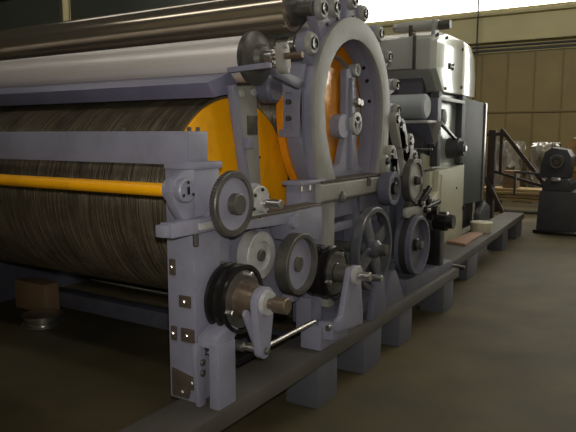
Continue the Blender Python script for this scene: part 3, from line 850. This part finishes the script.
fpart('chute_plate', MB().prism([(-2.22, 1.74), (-2.06, 1.74), (-2.135, 1.48)], 'y', 6.30, 6.32, 0.003), GRY)
fpart('cross_rod', MB().cyl('x', (6.25, 1.45), 0.012, -4.8, -2.14, 12), STL)
fpart('dark_bay', MB().box(-4.8, -2.34, 6.5, 6.9, 0.9, 1.95, 0.005), DKG)
fpart('body', MB().box(-4.9, -2.34, 6.9, 8.6, RT, 2.06, 0.006), DKG)
fpart('apron_side', MB().prism([(6.45, 1.22), (7.58, 1.22), (7.58, 1.42), (7.05, 1.30), (6.45, 1.40)], 'x', -2.34, -2.31, 0.004), CREAM)
fpart('far_leg', MB().box(-4.95, -4.83, 6.6, 8.6, 0, 2.05, 0.006), DKG)
fpart('foot_motor', MB().prism([(8.30, RT), (8.85, RT), (8.85, 0.60), (8.62, 0.68), (8.30, 0.55)], 'x', -2.25, -2.16, 0.02), DKG)

# control cabinet in front of the feeder
K = thing('control_cabinet', 'cream metal control cabinet standing low beside the dark side door', 'cabinet', (-2.45, 7.2, 0))
ct = MB().prism([(6.66, RT), (7.64, RT), (7.64, 1.235), (6.66, 1.205)], 'x', -2.335, -2.20, 0.01).build('body', CREAM, K)
lo = MB().prism([(6.36, RT), (6.66, RT), (6.66, 0.98), (6.36, 0.90)], 'x', -2.335, -2.20, 0.01).build('lower_box', CREAM, K)
MB().prism([(6.52, 0.96), (6.66, 0.96), (6.66, 1.20), (6.52, 1.19)], 'x', -2.335, -2.25, 0.006).build('side_box', CREAM, K)
MB().box(-2.205, -2.19, 6.74, 7.58, 0.5, 1.16, 0.006).build('door', CREAM, K)
MB().cyl('x', (7.30, 0.97), 0.014, -2.195, -2.18, 10).build('lock', BRS, K)
MB().cyl('x', (7.60, 0.70), 0.028, -2.20, -2.17, 12).build('knob', BLK, K)
# white drum shaped bin on the rail behind the cabinet
o = MB().lathe('z', (-2.07, 8.05), [(RT + 0.001, 0), (RT + 0.001, 0.135), (RT + 0.12, 0.145), (RT + 0.13, 0.13), (RT + 0.13, 0)], 32)
o = o.build('round_drum', mat('off white enamel', (0.50, 0.46, 0.34), 0.6))
tag(o, 'short pale round drum standing on the far rail before the dark side door', 'drum')

# ------------------------------------------------------------------ background workshop things
# brown A-frame
A = thing('steel_trestle', 'rust brown steel trestle with slanting brace beside the dark side door', 'trestle', (-2.6, 12.0, 0))
MB().box(-3.01, -2.875, 11.93, 12.07, 0, 1.69, 0.005).build('post', RUST, A)
MB().box(-2.80, -2.745, 11.95, 12.05, 0.9, 1.71, 0.005).build('thin_post', RUST, A)
MB().bar((-2.79, 12.0, 1.70), (-1.90, 12.0, 0.60), 0.07, 0.07).build('brace', RUST, A)
MB().bar((-3.02, 11.9, 0.80), (-2.60, 11.9, 0.0), 0.07, 0.07).build('brace', RUST, A)
MB().bar((-3.05, 12.0, 1.60), (-2.74, 12.0, 1.62), 0.06, 0.06).build('tie', RUST, A)
MB().bar((-2.95, 12.0, 0.93), (-1.85, 12.0, 0.62), 0.05, 0.05).build('tie', RUST, A)
MB().box(-2.0, -1.86, 11.95, 12.05, 0, 0.66, 0.005).build('post', RUST, A)


def lump(name, m, x0, x1, y0, y1, z0, z1, seed, amp=0.06):
    rnd = random.Random(seed)
    b = bmesh.new()
    bmesh.ops.create_cube(b, size=1)
    bmesh.ops.subdivide_edges(b, edges=b.edges, cuts=7, use_grid_fill=True)
    for v in b.verts:
        c = v.co.copy()
        sq = 1 - 0.16 * (abs(c.x * 2) ** 4 * abs(c.y * 2) ** 4 + abs(c.z * 2) ** 4 * abs(c.x * 2) ** 4)
        v.co = Vector(((x0 + x1) / 2 + c.x * sq * (x1 - x0), (y0 + y1) / 2 + c.y * sq * (y1 - y0), (z0 + z1) / 2 + c.z * (z1 - z0)))
        if c.z > -0.49:
            v.co += Vector((rnd.uniform(-amp, amp), rnd.uniform(-amp, amp), rnd.uniform(-amp, amp)))
    mb = MB()
    mb._merge(b, 0)
    return mb.build(name, m, None, ((x0 + x1) / 2, (y0 + y1) / 2, z0))


o = lump('wrapped_bale', FILM, -3.95, -3.10, 15.2, 16.3, 0, 1.40, 3)
tag(o, 'clouded plastic wrapped bale behind the trestle, leftmost of the pile', 'bale', 'plastic wrapped bales at the back')
o = lump('wrapped_bale', FILM, -2.92, -2.30, 15.2, 16.3, 0, 1.38, 4)
tag(o, 'plastic wrapped bale in the middle of the pile behind the dark lathe', 'bale', 'plastic wrapped bales at the back')
o = lump('wrapped_bale', FILMO, -2.10, -0.6, 15.2, 16.3, 0, 1.50, 5)
tag(o, 'amber shining wrapped bale, rightmost of the pile at the back', 'bale', 'plastic wrapped bales at the back')
o = MB().box(-3.02, -2.74, 13.3, 13.6, 0.496, 0.86, 0.01).build('wooden_crate', CARD)
tag(o, 'small brown box standing on the planks behind the trestle brace', 'box')
for k, (z0, dx, dy) in enumerate(((0.24, 0, 0), (0.31, 0.12, 0.02), (0.38, -0.1, -0.03), (0.44, 0.05, 0.01))):
    o = MB().box(-3.5 + dx, -1.85 + dx, 13.2 + dy, 13.72 + dy, z0, z0 + 0.055, 0.004).build('plank', WOOD)
    tag(o, ['lowest pale plank of the stack behind the trestle', 'second plank from the bottom of the stack behind the trestle',
            'third plank from the bottom of the stack behind the trestle', 'topmost pale plank of the stack behind the trestle'][k], 'plank', 'pale planks in the stack')
o = MB().box(-3.3, -3.1, 13.22, 13.68, 0, 0.24, 0.006)
o.box(-2.2, -2.0, 13.22, 13.68, 0, 0.24, 0.006)
tag(o.build('plank_bearers', RUST), 'dark bearers holding up the stack of pale planks', 'bearers')

# dark machine tool at the right
T = thing('machine_tool', 'dark grey bench lathe with round pale chuck on a tall pedestal at right', 'machine', (-1.53, 10.95, 0))
bd = MB().prism([(-1.86, 0.05), (-1.27, 0.05), (-1.29, 0.70), (-1.83, 0.70)], 'y', 10.65, 11.25, 0.015).build('pedestal', DKG, T)
MB().box(-1.90, -1.22, 10.60, 11.30, 0, 0.06, 0.008).build('base', BLK, T)
MB().prism([(-1.80, 0.70), (-1.36, 0.70), (-1.36, 0.82), (-1.42, 0.90), (-1.74, 0.90), (-1.80, 0.82)], 'y', 10.68, 11.2, 0.012).build('bed', DKG, T)
MB().prism([(-1.86, 0.90), (-1.42, 0.90), (-1.40, 1.25), (-1.46, 1.36), (-1.70, 1.40), (-1.80, 1.32), (-1.86, 1.1)], 'y', 10.75, 11.2, 0.02).build('headstock', DKG, T)
ch = MB().lathe('y', (-1.60, 1.17), [(10.75, 0.0), (10.75, 0.115), (10.66, 0.115), (10.65, 0.105), (10.65, 0.065), (10.67, 0.06), (10.67, 0)], 36).build('chuck', DGR, T)
MB().lathe('y', (-1.60, 1.17), [(10.66, 0), (10.66, 0.06), (10.645, 0.05), (10.645, 0)], 24).build('chuck_core', BRN, ch)
MB().box(-1.66, -1.52, 10.62, 10.70, 0.86, 0.92, 0.006).build('tool_slide', STL, T)
MB().bar((-2.25, 10.8, 0.98), (-1.80, 10.8, 0.96), 0.04, 0.04).build('handle_bar', DKG, T)
MB().bar((-2.25, 10.8, 0.98), (-2.25, 10.8, 0.60), 0.035, 0.035).build('handle', DKG, T)
T2 = thing('milling_machine', 'dark machine cut by the right picture edge behind the bench lathe', 'machine', (-1.0, 11.6, 0))
MB().box(-1.30, -0.5, 11.45, 12.1, 0.90, 1.28, 0.02).build('head', DKG, T2)
MB().prism([(-1.25, 0), (-0.5, 0), (-0.6, 0.9), (-1.15, 0.9)], 'y', 11.5, 12.05, 0.015).build('column', DKG, T2)
MB().cyl('x', (11.75, 1.32), 0.09, -1.2, -0.6, 24).build('motor', GRY, T2)
MB().bar((-1.26, 11.45, 0.95), (-1.05, 11.40, 0.25), 0.05, 0.05).build('lever', DKG, T2)

# low things in the dark under the machine at left
S = thing('wire_spool', 'shiny ribbed wire spool standing on the dark floor at left', 'spool', (-4.48, 3.22, 0))
MB().lathe('z', (-4.48, 3.22), [(0.0, 0), (0.0, 0.17), (0.012, 0.17), (0.014, 0.14), (0.075, 0.14), (0.077, 0.17), (0.09, 0.17), (0.09, 0.05), (0.10, 0)], 40).build('flange', STL, S)
for k in range(3):
    MB().lathe('z', (-4.48, 3.22), [(0.02 + 0.018 * k, 0.139), (0.022 + 0.018 * k, 0.150), (0.034 + 0.018 * k, 0.150), (0.036 + 0.018 * k, 0.139)], 40, closed=True).build('winding', STL, S)
o = MB().box(-5.15, -4.72, 3.42, 3.58, 0, 0.26, 0.006).build('cardboard_box', CARD)
tag(o, 'brown cardboard box behind the wire spool under the drum', 'box')

for o in bpy.data.objects:
    if '_w' in o:
        del o['_w']
